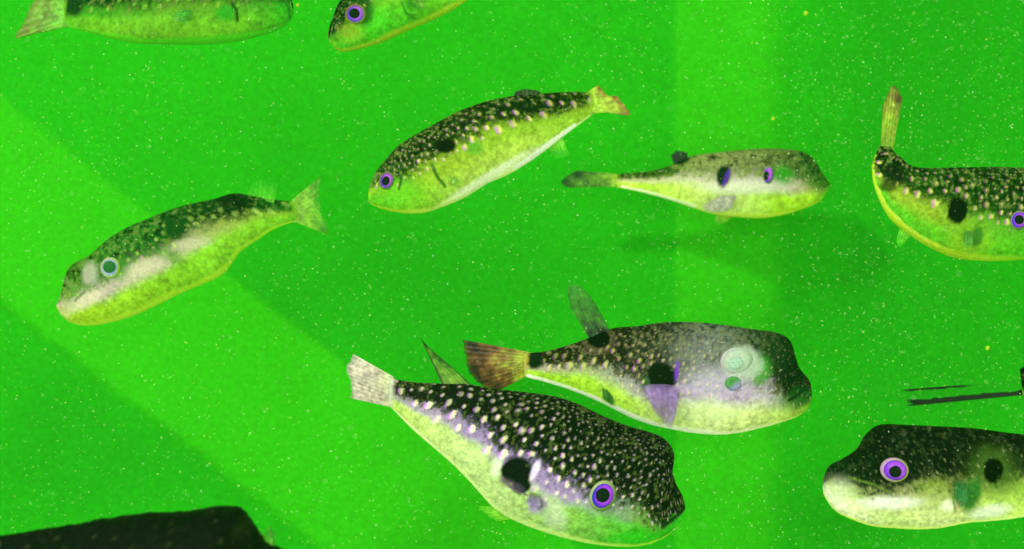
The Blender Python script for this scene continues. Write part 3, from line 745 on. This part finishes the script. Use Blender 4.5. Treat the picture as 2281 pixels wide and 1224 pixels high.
# ---- bottom left, closest
J = build_fish('puffer', 'nearly black back of a close pufferfish rising from the lower left edge',
    [(700,1330), (692,1290,690,1370), (655,1240,640,1410), (592,1207,570,1440), (560,1165,500,1450), (528,1132,430,1450), (470,1131,370,1445),
     (420,1140,310,1435), (340,1143,250,1420), (250,1153,180,1390), (160,1169,110,1360), (60,1185,30,1330), (-40,1200,-60,1300), (-120,1215,-130,1275)],
    0.62, yaw=0.02, f=[.5,.5,.55,.6,.6,.6,.6,.6,.6,.6,.6,.6,.6,.6],
    back=['0c1808', '0c1408', '060806', '040504', '050505', '050605', '060906'], fleck='10140c', flank=['48a020', '60b028'], belly=['80c030', '98cc40'], rim=['a0c830'],
    spots=dict(gap=[28, 30, 40, 44], r=[6, 7, 8, 8], c=('4c5030', '506030'), over=0.0, fade=0.05, op=.55, tries=2500),
    blotches=[(548,1165,14,20,30,'1c2810',.6,.5)], thick=0.78, res=(300, 130), seed=21, rough=5.0, soft=0.09, mott=0.35)
fin(J, 'pectoral_fin', [(585, 1212), (612, 1226)], [(592, 1180), (602, 1172), (612, 1184)], ['4c8c20', '3c9c20'], (.8, .5), rays=3, seed=44, ragged=6)
eye(J, 615, 1275, 26, 26, 0, iris=('5030e0', 'c060f0'), lid=('c8d890', '8aa830'))
fin(J, 'tail_fin', [(-118, 1213), (-126, 1277)], [(-215, 1190), (-220, 1250), (-205, 1310)], ['90a028', '302010'], (1, .9), seed=45)

# ---- right edge, only its narrow tail shows
K = build_fish('puffer', 'pufferfish beyond the right edge showing only the dark streaks of its tail fin',
    [(2700,870), (2692,845,2692,895), (2660,815,2660,925), (2600,795,2600,945), (2520,790,2520,948), (2440,800,2440,935), (2370,815,2370,915),
     (2320,818,2320,895), (2290,815,2290,885), (2272,822,2278,880)],
    0.98, yaw=-0.05, f=[.8], back=['0c200c', '0a1c0c', '0a180c'], flank=['48a020'], belly=['80c030'], rim=None,
    spots=None, thick=0.5, res=(120, 60), seed=23, mott=.4)
fin(K, 'tail_fin', [(2292, 846), (2292, 864), (2292, 884)], [(2002, 868), (2004, 885), (2020, 908)], ['081008', '081408', '0a1c0a'], seed=47, ragged=2, m=80, n=60,
    afun=lambda u, t: 0.04 + 0.95 * sstep(.56 + .10 * t, .68 + .10 * t, u + .12 * (vnoise(t * 60, u * 6, 2.5, 4) - .5)) * (1 - sstep(.80 + .1 * t, .93 + .06 * t, u)) * (1 - sstep(.93, 1., t + .1 * (vnoise(u * 40, t * 4, 2., 7) - .5))) + 0.8 * sstep(.40, .60, t) * (1 - sstep(.93, 1., t)) * (1 - sstep(.10, .22, u + .1 * (vnoise(t * 50, u, 2.5, 6) - .5))) * sstep(.0, .06, u))

# ------------------------------------------------------------------ suspended particles
def particles():
    rs = np.random.RandomState(5)
    n = 34000
    d = 0.42 + 1.15 * rs.rand(n) ** 0.75
    px = -200 + rs.rand(n) * (FW + 400)
    py = -200 + rs.rand(n) * (FH + 400)
    keep = rs.rand(n) < (0.55 + 0.45 * sstep(900, 2100, px)) * (0.6 + 0.4 * sstep(0, 1, vnoise(px, py, 130, 3) * 1.6 - .3))
    d, px, py = d[keep], px[keep], py[keep]
    n = len(d)
    c = world(px, py, d)
    base = np.array([(1, 0, 0), (-1, 0, 0), (0, 1, 0), (0, -1, 0), (0, 0, 1), (0, 0, -1)], float)
    tri = np.array([(0, 2, 4), (2, 1, 4), (1, 3, 4), (3, 0, 4), (2, 0, 5), (1, 2, 5), (3, 1, 5), (0, 3, 5)])
    size = (0.00013 + 0.00026 * rs.rand(n) ** 4)
    size *= np.clip(d, 0.5, 1.6)
    st = 1 + 1.4 * rs.rand(n) ** 2
    V = np.zeros((n, 6, 3))
    a = rs.rand(n) * math.pi; 
    for k in range(6):
        v = base[k] * (0.8 + 0.4 * rs.rand(n, 3))
        v = v * size[:, None]
        v[:, 0] *= st
        x = v[:, 0] * np.cos(a) - v[:, 2] * np.sin(a); z = v[:, 0] * np.sin(a) + v[:, 2] * np.cos(a)
        V[:, k] = c + np.stack([x, v[:, 1], z], -1)
    # a handful of larger yellow flakes
    F = (np.arange(n)[:, None, None] * 6 + tri[None]).reshape(-1, 3)
    pal = np.array([lin('e8f8b8'), lin('d8f088'), lin('e4f0c0'), lin('c8e860')])
    C = np.repeat(pal[rs.randint(0, 4, n)], 6, axis=0)
    C = np.concatenate([C, np.ones((len(C), 1))], 1)
    m, nt, b = new_mat('pale_specks')
    at = nt.nodes.new('ShaderNodeAttribute'); at.attribute_name = 'pigment'
    nt.links.new(at.outputs['Color'], b.inputs['Base Color'])
    b.inputs['Roughness'].default_value = 0.6
    o = link('suspended_particles', mesh_np('suspended_particles', V, F, C, smooth=False), m)
    tag(o, 'fine pale specks drifting all through the green water', 'particles', None, 'stuff')
particles()

def flake(x, y, r, d, label):
    rs = np.random.RandomState(int(x))
    V = []
    for i in range(7):
        t = math.pi * i / 6
        for k in range(10):
            a = 2 * math.pi * k / 10
            q = 0.8 + 0.4 * rs.rand()
            V.append((math.sin(t) * math.cos(a) * r * q, math.sin(t) * math.sin(a) * r * 0.4 * q, math.cos(t) * r * q))
    V = np.array(V) * KPX * d
    C = np.tile(np.append(lin('98c028'), 1), (len(V), 1)) * np.concatenate([0.8 + 0.4 * rs.rand(len(V), 3), np.ones((len(V), 1))], 1)
    o = link('food_flake', mesh_np('food_flake', V, grid_faces(7, 10, wrap=True), C), SKIN)
    o.location = world(np.array(float(x)), np.array(float(y)), d)
    tag(o, label, 'flake', 'food flakes adrift in the water')
flake(2200, 776, 5, 0.95, 'yellow food flake drifting just above the dark tail streaks at right')
flake(1795, 30, 5, 1.25, 'yellow food flake near the top edge, right of the bright vertical band')
flake(1722, 265, 4, 1.25, 'yellow food flake just above the beige-sided fish')
flake(663, 12, 4, 1.25, 'yellow food flake in front of the snout of the upper left fish')

# ------------------------------------------------------------------ green water
def haze():
    me = bpy.data.meshes.new('haze')
    x, y0, y1, z = 2.0, -0.3, 1.95, 1.3
    V = [(sx, sy, sz) for sx in (-x, x) for sy in (y0, y1) for sz in (-z, z)]
    Fq = [(0, 1, 3, 2), (4, 6, 7, 5), (0, 4, 5, 1), (2, 3, 7, 6), (0, 2, 6, 4), (1, 5, 7, 3)]
    me.from_pydata(V, [], Fq)
    m = bpy.data.materials.new('green_water'); m.use_nodes = True
    nt = m.node_tree
    nt.nodes.remove(nt.nodes['Principled BSDF'])
    v = nt.nodes.new('ShaderNodeVolumePrincipled')
    v.inputs['Color'].default_value = (0.10, 0.95, 0.06, 1)
    v.inputs['Density'].default_value = 0.02
    nt.links.new(v.outputs[0], nt.nodes['Material Output'].inputs['Volume'])
    o = link('haze', me, m)
    tag(o, kind='stuff')
haze()
